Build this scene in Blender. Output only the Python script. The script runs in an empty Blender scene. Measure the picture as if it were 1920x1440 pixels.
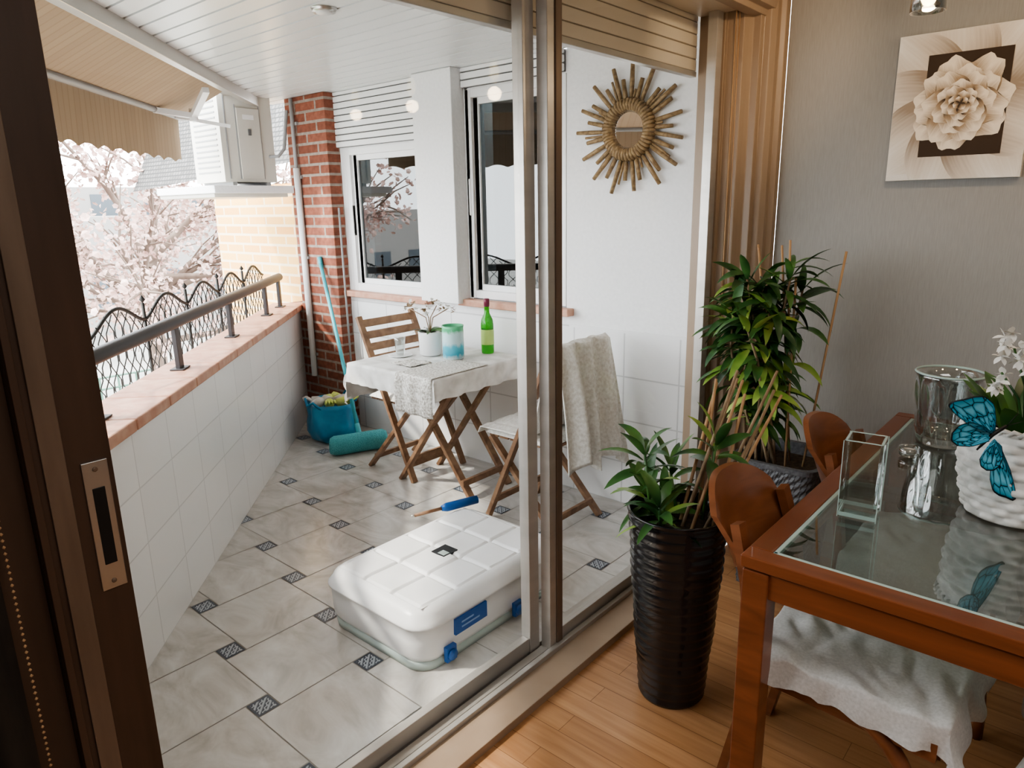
import bpy, bmesh, math, random
from mathutils import Vector, Matrix, noise
random.seed(7)
scn=bpy.context.scene
PI=math.pi
# ------------------------------------------------------------------ materials
def nd(nt,t,**k):
    n=nt.nodes.new(t)
    for a,b in k.items():
        if a in n.inputs.keys(): n.inputs[a].default_value=b
        else: setattr(n,a,b)
    return n
def base(name,col=(.8,.8,.8),rough=.5,metal=0,trans=0,ior=1.45,coat=0,emit=None,estr=0,sheen=0):
    m=bpy.data.materials.new(name);m.use_nodes=True
    nt=m.node_tree;b=nt.nodes['Principled BSDF']
    b.inputs['Base Color'].default_value=(*col,1);b.inputs['Roughness'].default_value=rough
    b.inputs['Metallic'].default_value=metal;b.inputs['Transmission Weight'].default_value=trans
    b.inputs['IOR'].default_value=ior;b.inputs['Coat Weight'].default_value=coat
    if sheen:b.inputs['Sheen Weight'].default_value=sheen
    if emit:
        b.inputs['Emission Color'].default_value=(*emit,1);b.inputs['Emission Strength'].default_value=estr
    return m
def mapped(nt,src='Object',scale=(1,1,1),rot=(0,0,0),loc=(0,0,0)):
    tc=nd(nt,'ShaderNodeTexCoord');mp=nd(nt,'ShaderNodeMapping')
    mp.inputs['Scale'].default_value=scale;mp.inputs['Rotation'].default_value=rot;mp.inputs['Location'].default_value=loc
    nt.links.new(tc.outputs[src],mp.inputs['Vector']);return mp.outputs['Vector']
def ramp(nt,fac,stops):
    r=nd(nt,'ShaderNodeValToRGB');e=r.color_ramp.elements
    while len(e)<len(stops):e.new(.5)
    for i,(p,c) in enumerate(stops):
        e[i].position=p;e[i].color=(*c,1)
    nt.links.new(fac,r.inputs['Fac']);return r.outputs['Color']
def bump(m,h,strength=.3,dist=.01):
    nt=m.node_tree;b=nd(nt,'ShaderNodeBump');b.inputs['Strength'].default_value=strength;b.inputs['Distance'].default_value=dist
    nt.links.new(h,b.inputs['Height']);nt.links.new(b.outputs['Normal'],nt.nodes['Principled BSDF'].inputs['Normal'])
def noisy(name,c1,c2,scale=(5,5,5),rough=.5,src='Object',detail=4,bmp=0,bd=.005,dist=0,**k):
    m=base(name,c1,rough,**k);nt=m.node_tree
    n=nd(nt,'ShaderNodeTexNoise');n.inputs['Scale'].default_value=1;n.inputs['Detail'].default_value=detail;n.inputs['Distortion'].default_value=dist
    nt.links.new(mapped(nt,src,scale),n.inputs['Vector'])
    c=ramp(nt,n.outputs['Fac'],[(.3,c1),(.7,c2)])
    nt.links.new(c,nt.nodes['Principled BSDF'].inputs['Base Color'])
    if bmp:bump(m,n.outputs['Fac'],bmp,bd)
    return m
def bricks(name,c1,c2,mortar,bw,rh,ms,rough=.6,off=.5,bmp=.4,noise_amt=.0,mix=None,**k):
    m=base(name,c1,rough,**k);nt=m.node_tree
    b=nd(nt,'ShaderNodeTexBrick');b.offset=off
    b.inputs['Scale'].default_value=1;b.inputs['Brick Width'].default_value=bw;b.inputs['Row Height'].default_value=rh
    b.inputs['Mortar Size'].default_value=ms;b.inputs['Color1'].default_value=(*c1,1);b.inputs['Color2'].default_value=(*c2,1)
    b.inputs['Mortar'].default_value=(*mortar,1);b.inputs['Mortar Smooth'].default_value=.1
    nt.links.new(mapped(nt,'UV'),b.inputs['Vector'])
    out=b.outputs['Color']
    if mix:
        n=nd(nt,'ShaderNodeTexNoise');n.inputs['Scale'].default_value=1;n.inputs['Detail'].default_value=6
        nt.links.new(mapped(nt,'UV',mix[0]),n.inputs['Vector'])
        r=ramp(nt,n.outputs['Fac'],[(.25,mix[1]),(.75,(1,1,1))])
        mx=nd(nt,'ShaderNodeMix',data_type='RGBA',blend_type='MULTIPLY');mx.inputs[0].default_value=1
        nt.links.new(out,mx.inputs[6]);nt.links.new(r,mx.inputs[7]);out=mx.outputs[2]
    nt.links.new(out,nt.nodes['Principled BSDF'].inputs['Base Color'])
    iv=nd(nt,'ShaderNodeMath',operation='SUBTRACT');iv.inputs[0].default_value=1
    nt.links.new(b.outputs['Fac'],iv.inputs[1]);bump(m,iv.outputs[0],bmp,.003)
    return m
def pane(name,tint,f0,edge=.9,rough=.01,power=4.0):
    # thin glass: clear transmission plus a Schlick-like surface reflection
    m=bpy.data.materials.new(name);m.use_nodes=True;nt=m.node_tree;nt.nodes.clear()
    o=nd(nt,'ShaderNodeOutputMaterial');t=nd(nt,'ShaderNodeBsdfTransparent');g=nd(nt,'ShaderNodeBsdfGlossy')
    t.inputs[0].default_value=(*tint,1);g.inputs['Roughness'].default_value=rough;g.inputs['Color'].default_value=(1,1,1,1)
    lw=nd(nt,'ShaderNodeLayerWeight');lw.inputs['Blend'].default_value=.5
    pw=nd(nt,'ShaderNodeMath',operation='POWER');pw.inputs[1].default_value=power
    ma=nd(nt,'ShaderNodeMath',operation='MULTIPLY_ADD');ma.inputs[1].default_value=edge;ma.inputs[2].default_value=f0;ma.use_clamp=True
    mx=nd(nt,'ShaderNodeMixShader')
    nt.links.new(lw.outputs['Facing'],pw.inputs[0]);nt.links.new(pw.outputs[0],ma.inputs[0]);nt.links.new(ma.outputs[0],mx.inputs[0]);nt.links.new(t.outputs[0],mx.inputs[1]);nt.links.new(g.outputs[0],mx.inputs[2]);nt.links.new(mx.outputs[0],o.inputs[0])
    return m
M={}
M['plaster']=noisy('white_plaster',(.80,.80,.80),(.86,.86,.86),(60,60,60),.75,bmp=.5,bd=.004)
M['walltile']=bricks('white_wall_tile',(.84,.84,.84),(.86,.86,.86),(.62,.62,.62),.31,.23,.004,rough=.22,off=0,bmp=.5)
M['partile']=bricks('parapet_tile',(.84,.84,.84),(.88,.88,.88),(.70,.70,.70),.30,.205,.003,rough=.25,off=0,bmp=.6)
M['brick']=bricks('red_brick',(.36,.13,.08),(.25,.085,.05),(.40,.34,.29),.24,.068,.009,rough=.85,mix=((30,30,30),(.55,.5,.5)))
M['ybrick']=bricks('painted_yellow_brick',(.80,.50,.18),(.72,.38,.13),(.78,.64,.44),.26,.075,.010,rough=.8)
M['terra']=noisy('terracotta',(.48,.23,.155),(.60,.36,.26),(18,18,18),.55)
M['slat']=base('ceiling_slat_white',(.80,.81,.81),.28)
M['white']=base('white_paint',(.82,.82,.82),.4)
M['whitealu']=base('white_aluminium',(.84,.84,.84),.3)
M['groove']=base('slat_groove',(.14,.14,.14),.7)
M['alu']=noisy('brushed_aluminium',(.46,.44,.41),(.54,.51,.475),(3,3,20),.35,metal=.55)
M['bronze']=noisy('bronze_frame',(.16,.115,.085),(.22,.16,.12),(30,30,3),.4,metal=.3)
M['brown']=noisy('backlit_brown',(.06,.034,.022),(.09,.052,.035),(20,20,2),.45)  # shade of the backlit door leaf put into the brown colour
M['beigealu']=base('beige_aluminium',(.62,.52,.41),.35,metal=.35)
M['casing']=noisy('casing_wood_beige',(.31,.225,.16),(.36,.27,.195),(6,6,1.5),.38)
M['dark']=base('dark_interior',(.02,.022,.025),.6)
M['darkcloth']=noisy('dark_curtain',(.012,.009,.007),(.03,.022,.016),(30,30,6),.9)
M['iwall']=noisy('grey_wallpaper',(.31,.298,.28),(.345,.333,.315),(260,260,20),.7,bmp=.12,bd=.002)
M['iceil']=base('ceiling_paint',(.75,.74,.72),.8)
M['oak']=bricks('oak_laminate',(.46,.245,.115),(.56,.32,.165),(.27,.13,.055),1.1,.085,.0012,rough=.28,off=.37,bmp=.1,mix=((3,45,1),(.70,.62,.55)))
M['wood']=noisy('cherry_wood',(.15,.045,.018),(.25,.08,.033),(6,2,26),.28,src='Object',detail=6,dist=.6,coat=.3)
M['woodh']=noisy('cherry_wood_rail',(.15,.045,.018),(.26,.083,.034),(2,26,26),.28,detail=6,dist=.6,coat=.3)
M['chairw']=noisy('chair_wood',(.16,.056,.024),(.26,.10,.045),(4,4,22),.3,detail=6,dist=.8,coat=.3)
M['acacia']=noisy('acacia_wood',(.17,.09,.05),(.33,.20,.12),(14,14,14),.55,detail=6,dist=1)
M['glass']=pane('clear_glass',(.92,.945,.94),.09,.9,power=2.5)
M['cglass']=pane('cut_crystal',(.80,.83,.83),.16,1.0,.03,power=1.8)
M['pane']=pane('door_glass',(.99,.995,.99),.010,.35)
M['winglass']=pane('window_glass',(.30,.34,.35),.10,.7)
M['tableglass']=pane('table_glass',(.66,.72,.70),.085,.9,power=3.0)
M['glassedge']=base('glass_edge',(.42,.54,.51),.15)
M['mirror']=base('mirror_glass',(.85,.85,.85),.02,metal=1)
M['rattan']=noisy('gilded_rattan',(.15,.09,.04),(.36,.25,.13),(60,60,60),.5,metal=.15)
M['blackpot']=base('black_glaze',(.012,.012,.014),.22,coat=.4)
M['planter']=noisy('grey_weave',(.07,.072,.078),(.15,.15,.16),(80,80,80),.5)
M['soil']=noisy('soil',(.03,.02,.013),(.08,.055,.035),(60,60,60),.95,bmp=1)
M['cane']=noisy('cane',(.36,.21,.11),(.50,.32,.18),(40,40,8),.6)
M['greystem']=noisy('woody_stem',(.22,.15,.09),(.35,.25,.16),(40,40,20),.7)
def leafmat(name,cs):
    m=base(name,cs[0],.33);nt=m.node_tree
    tc=nd(nt,'ShaderNodeTexCoord');n=nd(nt,'ShaderNodeTexNoise');n.inputs['Scale'].default_value=9;n.inputs['Detail'].default_value=2
    nt.links.new(tc.outputs['Object'],n.inputs['Vector'])
    c=ramp(nt,n.outputs['Fac'],[(.35,cs[0]),(.55,cs[1]),(.75,cs[2])])
    nt.links.new(c,nt.nodes['Principled BSDF'].inputs['Base Color']);return m
M['leaf']=leafmat('leaf_green',[(.022,.07,.022),(.055,.14,.035),(.12,.24,.05)])
M['leaf2']=leafmat('leaf_light_green',[(.14,.26,.05),(.26,.38,.08),(.42,.48,.13)])
M['linen']=noisy('grey_linen',(.48,.47,.455),(.60,.59,.575),(140,140,140),.9,bmp=.3,bd=.002,sheen=.2)
M['blanket']=noisy('woven_blanket',(.62,.59,.54),(.84,.83,.80),(70,70,70),.95,bmp=.8,bd=.004)
M['cloth']=noisy('tablecloth',(.58,.56,.53),(.84,.83,.81),(13,13,13),.85,detail=5,bmp=.2)
M['lace']=noisy('lace_runner',(.34,.31,.27),(.80,.78,.74),(95,95,95),.9,detail=1,bmp=.6)
M['teal']=base('teal_plastic',(.07,.42,.50),.4)
M['bristle']=noisy('teal_bristle',(.05,.34,.40),(.16,.58,.62),(200,200,200),.7,bmp=1,bd=.01)
M['bluebag']=noisy('blue_bag',(.015,.15,.30),(.04,.29,.48),(9,9,9),.4,bmp=.3,bd=.02)
M['glove']=noisy('yellow_glove',(.50,.60,.06),(.70,.72,.35),(20,20,20),.6)
M['rag']=noisy('rag',(.45,.40,.36),(.7,.68,.65),(20,20,20),.9)
M['blue']=base('blue_plastic',(.008,.10,.36),.35)
M['labeltxt']=base('label_pale',(.25,.40,.65),.5)
M['softwhite']=noisy('white_vinyl',(.78,.78,.78),(.86,.86,.87),(4,4,4),.32)
M['clearbase_glint']=base('frosted_base_glint',(.42,.50,.48),.25)
M['grn']=base('bottle_green',(.06,.42,.03),.05,trans=.6,ior=1.4)
M['grnlabel']=base('bottle_label',(.45,.62,.18),.5)
M['capred']=base('bottle_cap',(.16,.02,.05),.4)
def jarmat():
    m=base('candle_jar_paint',(.1,.5,.5),.15);nt=m.node_tree
    tc=nd(nt,'ShaderNodeTexCoord');s=nd(nt,'ShaderNodeSeparateXYZ');nt.links.new(tc.outputs['Generated'],s.inputs[0])
    n=nd(nt,'ShaderNodeTexNoise');n.inputs['Scale'].default_value=6;nt.links.new(tc.outputs['Generated'],n.inputs['Vector'])
    a=nd(nt,'ShaderNodeMath',operation='MULTIPLY_ADD');a.inputs[1].default_value=.25;nt.links.new(n.outputs['Fac'],a.inputs[0]);nt.links.new(s.outputs['Z'],a.inputs[2])
    c=ramp(nt,a.outputs[0],[(.15,(.55,.62,.62)),(.3,(.05,.34,.46)),(.52,(.10,.46,.58)),(.64,(.50,.68,.72)),(.9,(.50,.70,.70)),(1.0,(.12,.48,.25))])
    nt.links.new(c,nt.nodes['Principled BSDF'].inputs['Base Color']);return m
M['jar']=jarmat()
M['petalw']=base('white_petal',(.85,.84,.80),.5)
M['wicker']=noisy('white_wicker',(.58,.57,.54),(.80,.79,.77),(30,30,30),.55)
def butter():
    m=base('butterfly_wing',(.02,.4,.6),.4);nt=m.node_tree
    v=nd(nt,'ShaderNodeTexVoronoi',feature='DISTANCE_TO_EDGE');v.inputs['Scale'].default_value=6.0
    nt.links.new(mapped(nt,'UV',(.7,1.7,1)),v.inputs['Vector'])
    s=nd(nt,'ShaderNodeSeparateXYZ');nt.links.new(mapped(nt,'UV'),s.inputs[0])
    a=nd(nt,'ShaderNodeMath',operation='SUBTRACT');a.inputs[0].default_value=1;nt.links.new(s.outputs[0],a.inputs[1])
    mn2=nd(nt,'ShaderNodeMath',operation='MINIMUM');nt.links.new(a.outputs[0],mn2.inputs[0]);nt.links.new(v.outputs['Distance'],mn2.inputs[1])
    c=ramp(nt,mn2.outputs[0],[(.025,(.004,.006,.010)),(.05,(.03,.32,.48)),(.25,(.20,.62,.80))])
    nt.links.new(c,nt.nodes['Principled BSDF'].inputs['Base Color']);return m
M['wing']=butter()
M['black']=base('black_body',(.01,.01,.01),.5)
M['iron']=base('wrought_iron',(.025,.024,.022),.6)
M['rail']=base('rail_paint',(.045,.042,.045),.5)
M['fabric']=bricks('awning_fabric',(.40,.30,.205),(.43,.325,.22),(.36,.265,.175),.05,5,.004,rough=.9,bmp=.05)
M['ac']=base('ac_enamel',(.62,.60,.54),.4)
M['acdark']=base('ac_grille',(.12,.12,.12),.5)
M['grey']=base('grey_pipe',(.32,.32,.32),.5)
M['pvc']=base('white_pvc',(.80,.80,.80),.4)
M['steel']=base('steel',(.55,.54,.52),.3,metal=.9)
M['bulb']=base('warm_bulb',(1,.85,.6),.3,emit=(1,.72,.40),estr=12)
M['creamshut']=noisy('cream_shutter',(.60,.535,.45),(.64,.575,.49),(3,3,3),.4)
M['shutgap']=base('shutter_gap',(.22,.18,.14),.6)
M['blossom']=noisy('pale_blossom',(.40,.24,.205),(.70,.54,.49),(3,3,3),.8)
M['bark']=noisy('bark',(.13,.09,.07),(.22,.17,.14),(9,9,3),.9)
M['hedge']=noisy('hedge',(.06,.11,.04),(.18,.25,.10),(6,6,6),.9)
M['ground']=noisy('pale_paving',(.22,.215,.20),(.34,.335,.32),(.8,.8,.8),.9)
M['bld']=base('pale_render',(.28,.265,.25),.8)
M['bldwin']=base('building_window',(.07,.085,.10),.4)
M['rooft']=bricks('roof_tile',(.16,.155,.15),(.10,.096,.09),(.045,.045,.045),.06,.04,.006,rough=.8)
M['mesh']=base('green_fence',(.10,.20,.15),.6)
def bigtile():
    m=base('marble_floor_tile',(.7,.68,.64),.2);nt=m.node_tree
    n=nd(nt,'ShaderNodeTexNoise');n.inputs['Scale'].default_value=2.6;n.inputs['Detail'].default_value=9;n.inputs['Distortion'].default_value=2.2;n.inputs['Roughness'].default_value=.62
    nt.links.new(mapped(nt,'Object',(1,1.8,1),(0,0,.6)),n.inputs['Vector'])
    c=ramp(nt,n.outputs['Fac'],[(.28,(.42,.395,.36)),(.5,(.55,.53,.50)),(.72,(.66,.65,.63))])
    nt.links.new(c,nt.nodes['Principled BSDF'].inputs['Base Color']);bump(m,n.outputs['Fac'],.12,.004);return m
M['bigtile']=bigtile()
def inset():
    m=base('inset_tile',(.1,.12,.15),.3);nt=m.node_tree
    g=nd(nt,'ShaderNodeTexMagic',turbulence_depth=3);g.inputs['Scale'].default_value=3.2;g.inputs['Distortion'].default_value=1.4
    nt.links.new(mapped(nt,'UV',(1,1,1),(0,0,0),(.03,.03,0)),g.inputs['Vector'])
    c=ramp(nt,g.outputs['Fac'],[(.42,(.055,.07,.095)),(.62,(.38,.42,.46))])
    s=nd(nt,'ShaderNodeSeparateXYZ');nt.links.new(mapped(nt,'UV'),s.inputs[0])
    def absc(o):
        a=nd(nt,'ShaderNodeMath',operation='SUBTRACT');a.inputs[1].default_value=.5;nt.links.new(o,a.inputs[0])
        b=nd(nt,'ShaderNodeMath',operation='ABSOLUTE');nt.links.new(a.outputs[0],b.inputs[0]);return b.outputs[0]
    mxm=nd(nt,'ShaderNodeMath',operation='MAXIMUM');nt.links.new(absc(s.outputs[0]),mxm.inputs[0]);nt.links.new(absc(s.outputs[1]),mxm.inputs[1])
    r=nd(nt,'ShaderNodeMath',operation='GREATER_THAN');r.inputs[1].default_value=.40;nt.links.new(mxm.outputs[0],r.inputs[0])
    mx=nd(nt,'ShaderNodeMix',data_type='RGBA');nt.links.new(r.outputs[0],mx.inputs[0]);nt.links.new(c,mx.inputs[6]);mx.inputs[7].default_value=(.06,.075,.10,1)
    nt.links.new(mx.outputs[2],nt.nodes['Principled BSDF'].inputs['Base Color']);return m
M['inset']=inset()
M['grout']=base('floor_grout',(.33,.315,.29),.9)
def petalmat(name,dark,mid,light):
    m=base(name,mid,.7);nt=m.node_tree
    s=nd(nt,'ShaderNodeSeparateXYZ');nt.links.new(mapped(nt,'UV'),s.inputs[0])
    w=nd(nt,'ShaderNodeTexNoise');w.inputs['Scale'].default_value=1;w.inputs['Detail'].default_value=3
    nt.links.new(mapped(nt,'UV',(2,26,1)),w.inputs['Vector'])
    a=nd(nt,'ShaderNodeMath',operation='SUBTRACT');a.inputs[1].default_value=.5;nt.links.new(s.outputs[1],a.inputs[0])
    b=nd(nt,'ShaderNodeMath',operation='ABSOLUTE');nt.links.new(a.outputs[0],b.inputs[0])
    c=nd(nt,'ShaderNodeMath',operation='MULTIPLY_ADD');c.inputs[1].default_value=-.75;nt.links.new(b.outputs[0],c.inputs[0]);nt.links.new(s.outputs[0],c.inputs[2])
    d=nd(nt,'ShaderNodeMath',operation='MULTIPLY_ADD');d.inputs[1].default_value=.35;nt.links.new(w.outputs['Fac'],d.inputs[0]);nt.links.new(c.outputs[0],d.inputs[2])
    col=ramp(nt,d.outputs[0],[(.25,dark),(.65,mid),(1.0,light)])
    nt.links.new(col,nt.nodes['Principled BSDF'].inputs['Base Color']);return m
M['pet1']=petalmat('sepia_petal',(.05,.03,.017),(.36,.26,.17),(.82,.73,.61))
M['pet0']=petalmat('faded_petal',(.32,.25,.19),(.66,.59,.51),(.84,.81,.76))
M['canvas']=noisy('canvas_cream',(.70,.65,.58),(.80,.77,.72),(6,6,6),.85)
M['sepia']=base('sepia_dark',(.05,.03,.018),.8)
# ------------------------------------------------------------------ builder
class B:
    def __init__(s,name):
        s.name=name;s.v=[];s.f=[];s.mi=[];s.sm=[];s.uv=[];s.mats=[];s.T=Matrix.Identity(4)
    def m(s,k):
        if k not in s.mats:s.mats.append(k)
        return s.mats.index(k)
    def raw(s,vs,fs,mat,smooth=False,uvs=None):
        o=len(s.v);s.v+=[s.T@Vector(v) for v in vs];i=s.m(mat)
        for n,f in enumerate(fs):
            s.f.append([o+a for a in f]);s.mi.append(i);s.sm.append(smooth);s.uv.append([uvs[a] for a in f] if uvs else None)
        return s
    def box(s,x0,x1,y0,y1,z0,z1,mat):
        x0,x1=min(x0,x1),max(x0,x1);y0,y1=min(y0,y1),max(y0,y1);z0,z1=min(z0,z1),max(z0,z1)
        return s.raw([(x0,y0,z0),(x1,y0,z0),(x1,y1,z0),(x0,y1,z0),(x0,y0,z1),(x1,y0,z1),(x1,y1,z1),(x0,y1,z1)],
          [(0,3,2,1),(4,5,6,7),(0,1,5,4),(1,2,6,5),(2,3,7,6),(3,0,4,7)],mat)
    def beam(s,p,q,w,h,mat,up=(0,0,1)):
        p,q=Vector(p),Vector(q);d=(q-p).normalized();u=Vector(up)
        if abs(d.dot(u))>.98:u=Vector((1,0,0))
        a=d.cross(u).normalized();b=a.cross(d).normalized();vs=[]
        for c in (p,q):
            for i,j in((-1,-1),(1,-1),(1,1),(-1,1)):vs.append(c+a*(i*w/2)+b*(j*h/2))
        return s.raw(vs,[(0,3,2,1),(4,5,6,7),(0,1,5,4),(1,2,6,5),(2,3,7,6),(3,0,4,7)],mat)
    def tube(s,pts,r,mat,seg=8,cap=True):
        pts=[Vector(p) for p in pts];n=len(pts)
        if not isinstance(r,(list,tuple)):r=[r]*n
        d0=(pts[1]-pts[0]).normalized();u=Vector((0,0,1)) if abs(d0.z)<.9 else Vector((1,0,0))
        a=d0.cross(u).normalized();vs=[]
        for i,p in enumerate(pts):
            d=(pts[min(i+1,n-1)]-pts[max(i-1,0)]).normalized()
            a=(a-d*a.dot(d)).normalized();b=d.cross(a)
            for k in range(seg):
                t=2*PI*k/seg;vs.append(p+(a*math.cos(t)+b*math.sin(t))*r[i])
        fs=[(i*seg+k,i*seg+(k+1)%seg,(i+1)*seg+(k+1)%seg,(i+1)*seg+k) for i in range(n-1) for k in range(seg)]
        if cap:fs+=[tuple(range(seg))[::-1],tuple((n-1)*seg+k for k in range(seg))]
        return s.raw(vs,fs,mat,True)
    def lathe(s,prof,c,mat,seg=40,fn=None,cap0=True,cap1=False,axis=None):
        vs=[];n=len(prof)
        for i,(r,z) in enumerate(prof):
            for k in range(seg):
                t=2*PI*k/seg;rr=r
                if fn:rr=fn(r,z,t,i)
                vs.append((rr*math.cos(t),rr*math.sin(t),z))
        if axis is not None:
            q=Vector((0,0,1)).rotation_difference(Vector(axis)).to_matrix()
            vs=[q@Vector(v) for v in vs]
        vs=[Vector(v)+Vector(c) for v in vs]
        fs=[(i*seg+k,i*seg+(k+1)%seg,(i+1)*seg+(k+1)%seg,(i+1)*seg+k) for i in range(n-1) for k in range(seg)]
        if cap0:fs.append(tuple(range(seg))[::-1])
        if cap1:fs.append(tuple((n-1)*seg+k for k in range(seg)))
        return s.raw(vs,fs,mat,True)
    def grid(s,fn,nu,nv,mat,smooth=True,closeu=False):
        vs=[];uvs=[]
        for i in range(nu+1):
            for j in range(nv+1):
                vs.append(fn(i/nu,j/nv));uvs.append((i/nu,j/nv))
        fs=[(i*(nv+1)+j,(i+1)*(nv+1)+j,(i+1)*(nv+1)+j+1,i*(nv+1)+j+1) for i in range(nu) for j in range(nv)]
        return s.raw(vs,fs,mat,smooth,uvs)
    def leaf(s,p,d,L,W,droop,mat,fold=.25,nseg=7):
        p=Vector(p);d=Vector(d).normalized();side=d.cross(Vector((0,0,1)))
        if side.length<.1:side=Vector((1,0,0))
        side.normalize();side=Matrix.Rotation(random.uniform(-.5,.5),3,d)@side
        vs=[];uvs=[];pos=p.copy();dd=d.copy()
        for i in range(nseg+1):
            t=i/nseg;w=W*.5*(math.sin(PI*min(1,t*.92+.04))**.8)*(1-.35*t)
            if i==nseg:w=.0005
            up=side.cross(dd).normalized()
            for j in(-1,0,1):
                vs.append(pos+side*(w*j)+up*(abs(j)*w*fold));uvs.append((t,.5+.5*j))
            dd=(dd+Vector((0,0,-droop/nseg))).normalized();pos=pos+dd*(L/nseg)
        fs=[(i*3+j,i*3+j+1,(i+1)*3+j+1,(i+1)*3+j) for i in range(nseg) for j in(0,1)]
        return s.raw(vs,fs,mat,True,uvs)
    def done(s,bevel=0,solid=0,subd=0,bseg=2):
        me=bpy.data.meshes.new(s.name);me.from_pydata([tuple(v) for v in s.v],[],s.f)
        for k in s.mats:me.materials.append(M[k])
        uvl=me.uv_layers.new(name='UVMap')
        for p in me.polygons:
            p.material_index=s.mi[p.index];p.use_smooth=s.sm[p.index];e=s.uv[p.index]
            n=p.normal
            if e is None:
                if abs(n.z)>.7:t=Vector((1,0,0));w=Vector((0,1,0))
                else:
                    t=Vector((-n.y,n.x,0)).normalized();w=Vector((0,0,1))
            for q,li in enumerate(p.loop_indices):
                if e:uvl.data[li].uv=e[q]
                else:
                    co=me.vertices[me.loops[li].vertex_index].co;uvl.data[li].uv=(co.dot(t),co.dot(w))
        o=bpy.data.objects.new(s.name,me);scn.collection.objects.link(o)
        if bevel:
            b=o.modifiers.new('bevel','BEVEL');b.width=bevel;b.segments=bseg;b.limit_method='ANGLE';b.angle_limit=.7
        if solid:
            b=o.modifiers.new('solid','SOLIDIFY');b.thickness=solid
        if subd:
            b=o.modifiers.new('sub','SUBSURF');b.levels=subd;b.render_levels=subd
        return o
def clip(o,planes):
    bm=bmesh.new();bm.from_mesh(o.data)
    for co,no in planes:
        bmesh.ops.bisect_plane(bm,geom=bm.verts[:]+bm.edges[:]+bm.faces[:],plane_co=co,plane_no=no,clear_outer=True)
    bm.to_mesh(o.data);bm.free()
# ------------------------------------------------------------------ camera
f,pt,yw,rl=1321.45,.2494,.7169,-.0191
F=Vector((-math.sin(yw)*math.cos(pt),math.cos(yw)*math.cos(pt),-math.sin(pt)))
R=Vector((math.cos(yw),math.sin(yw),0));U=R.cross(F)
R,U=R*math.cos(rl)+U*math.sin(rl),-R*math.sin(rl)+U*math.cos(rl)
cd=bpy.data.cameras.new('camera');cam=bpy.data.objects.new('camera',cd);scn.collection.objects.link(cam)
cd.sensor_width=36;cd.lens=f/1920*36;cd.clip_start=.02
mw=Matrix((R,U,-F)).transposed().to_4x4();mw.translation=Vector((0,0,1.55));cam.matrix_world=mw
scn.camera=cam
# ------------------------------------------------------------------ frames of reference
YB=3.0;XD=-1.37;CZ=2.28
PD=Vector((-.721,.692,0)).normalized();PN=Vector((-PD.y,PD.x,0))  # along / outward
if PN.x>0:PN=-PN
PL=1.093
TP=Matrix((( PD.x,PN.x,0,0),(PD.y,PN.y,0,0),(0,0,1,0),(0,0,0,1)))  # local (s,L,z)->world
WCLIP=[((-1.46,0,0),(1,0,0))]
# ------------------------------------------------------------------ balcony floor
b=B('balcony_floor');A_,B_=.36,.08;G=.0022
ox,oy=-1.90,.93
for i in range(-14,15):
    for j in range(-14,15):
        cx=ox+i*A_+j*B_;cy=oy-i*B_+j*A_
        if not(-5.6<cx<-.9 and -1.2<cy<3.6):continue
        h=.04
        def q(x0,x1,y0,y1,mat,uvs=None):
            b.raw([(x0+G,y0+G,0),(x1-G,y0+G,0),(x1-G,y1-G,0),(x0+G,y1-G,0)],[(0,1,2,3)],mat,False,uvs)
        q(cx-h,cx+h,cy-h,cy+h,'inset',[(0,0),(1,0),(1,1),(0,1)])
        q(cx+h,cx+h+A_,cy-h,cy-h+A_,'bigtile')
b.raw([(-6,-1.5,-.002),(-1,-1.5,-.002),(-1,3.6,-.002),(-6,3.6,-.002)],[(0,1,2,3)],'grout')
o=b.done();clip(o,[((XD-.03,0,0),(1,0,0)),((0,YB,0),(0,1,0)),(tuple(PN*(PL+.0)),tuple(PN)),((0,-.9,0),(0,-1,0))])
# parapet
b=B('wall_parapet');b.T=TP
b.box(.3,5.42,PL,PL+.2,-.3,.82,'partile');o=b.done();clip(o,WCLIP)
b=B('parapet_coping');b.T=TP
n=17
for k in range(n):
    s0=.3+k*.302;b.box(s0+.002,s0+.299,PL-.02,PL+.22,.822,.865,'terra')
o=b.done(.006);clip(o,WCLIP)
# railing
b=B('balcony_railing');b.T=TP
b.tube([(1.02,PL+.11,1.075),(5.25,PL+.11,1.075)],.028,'rail',12)
for s in (1.6,2.42,3.2,4.0,4.8,5.2):
    b.box(s-.025,s+.025,PL+.10,PL+.12,.866,1.06,'rail');b.box(s-.045,s+.045,PL+.08,PL+.14,.866,.872,'rail')
b.done(.002)
b=B('ornamental_fence');b.T=TP
s=1.16;FL=PL+.28
while s<5.2:
    s1=s+.54
    b.tube([(s,FL,.55),(s,FL,1.15)],.008,'iron',6);b.lathe([(.001,-.015),(.014,0),(.001,.02)],(s,FL,1.165),'iron',8)
    b.tube([(s+.54*t/16,FL,1.075+.085*math.sin(PI*t/16)**1.6) for t in range(17)],.008,'iron',6)
    b.tube([(s,FL,.6),(s1,FL,.6)],.005,'iron',6)
    for k in range(7):
        for sg in(1,-1):
            pts=[];q0=(k+.5)/7
            for t in range(17):
                z=.6+(.475+.08*math.sin(PI*q0)**1.6)*t/16;xx=s+.54*q0+sg*.038*math.sin(2*PI*t/6)
                pts.append((xx,FL,z))
            b.tube(pts,.0028,'iron',4,False)
    s=s1
b.done()
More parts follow.
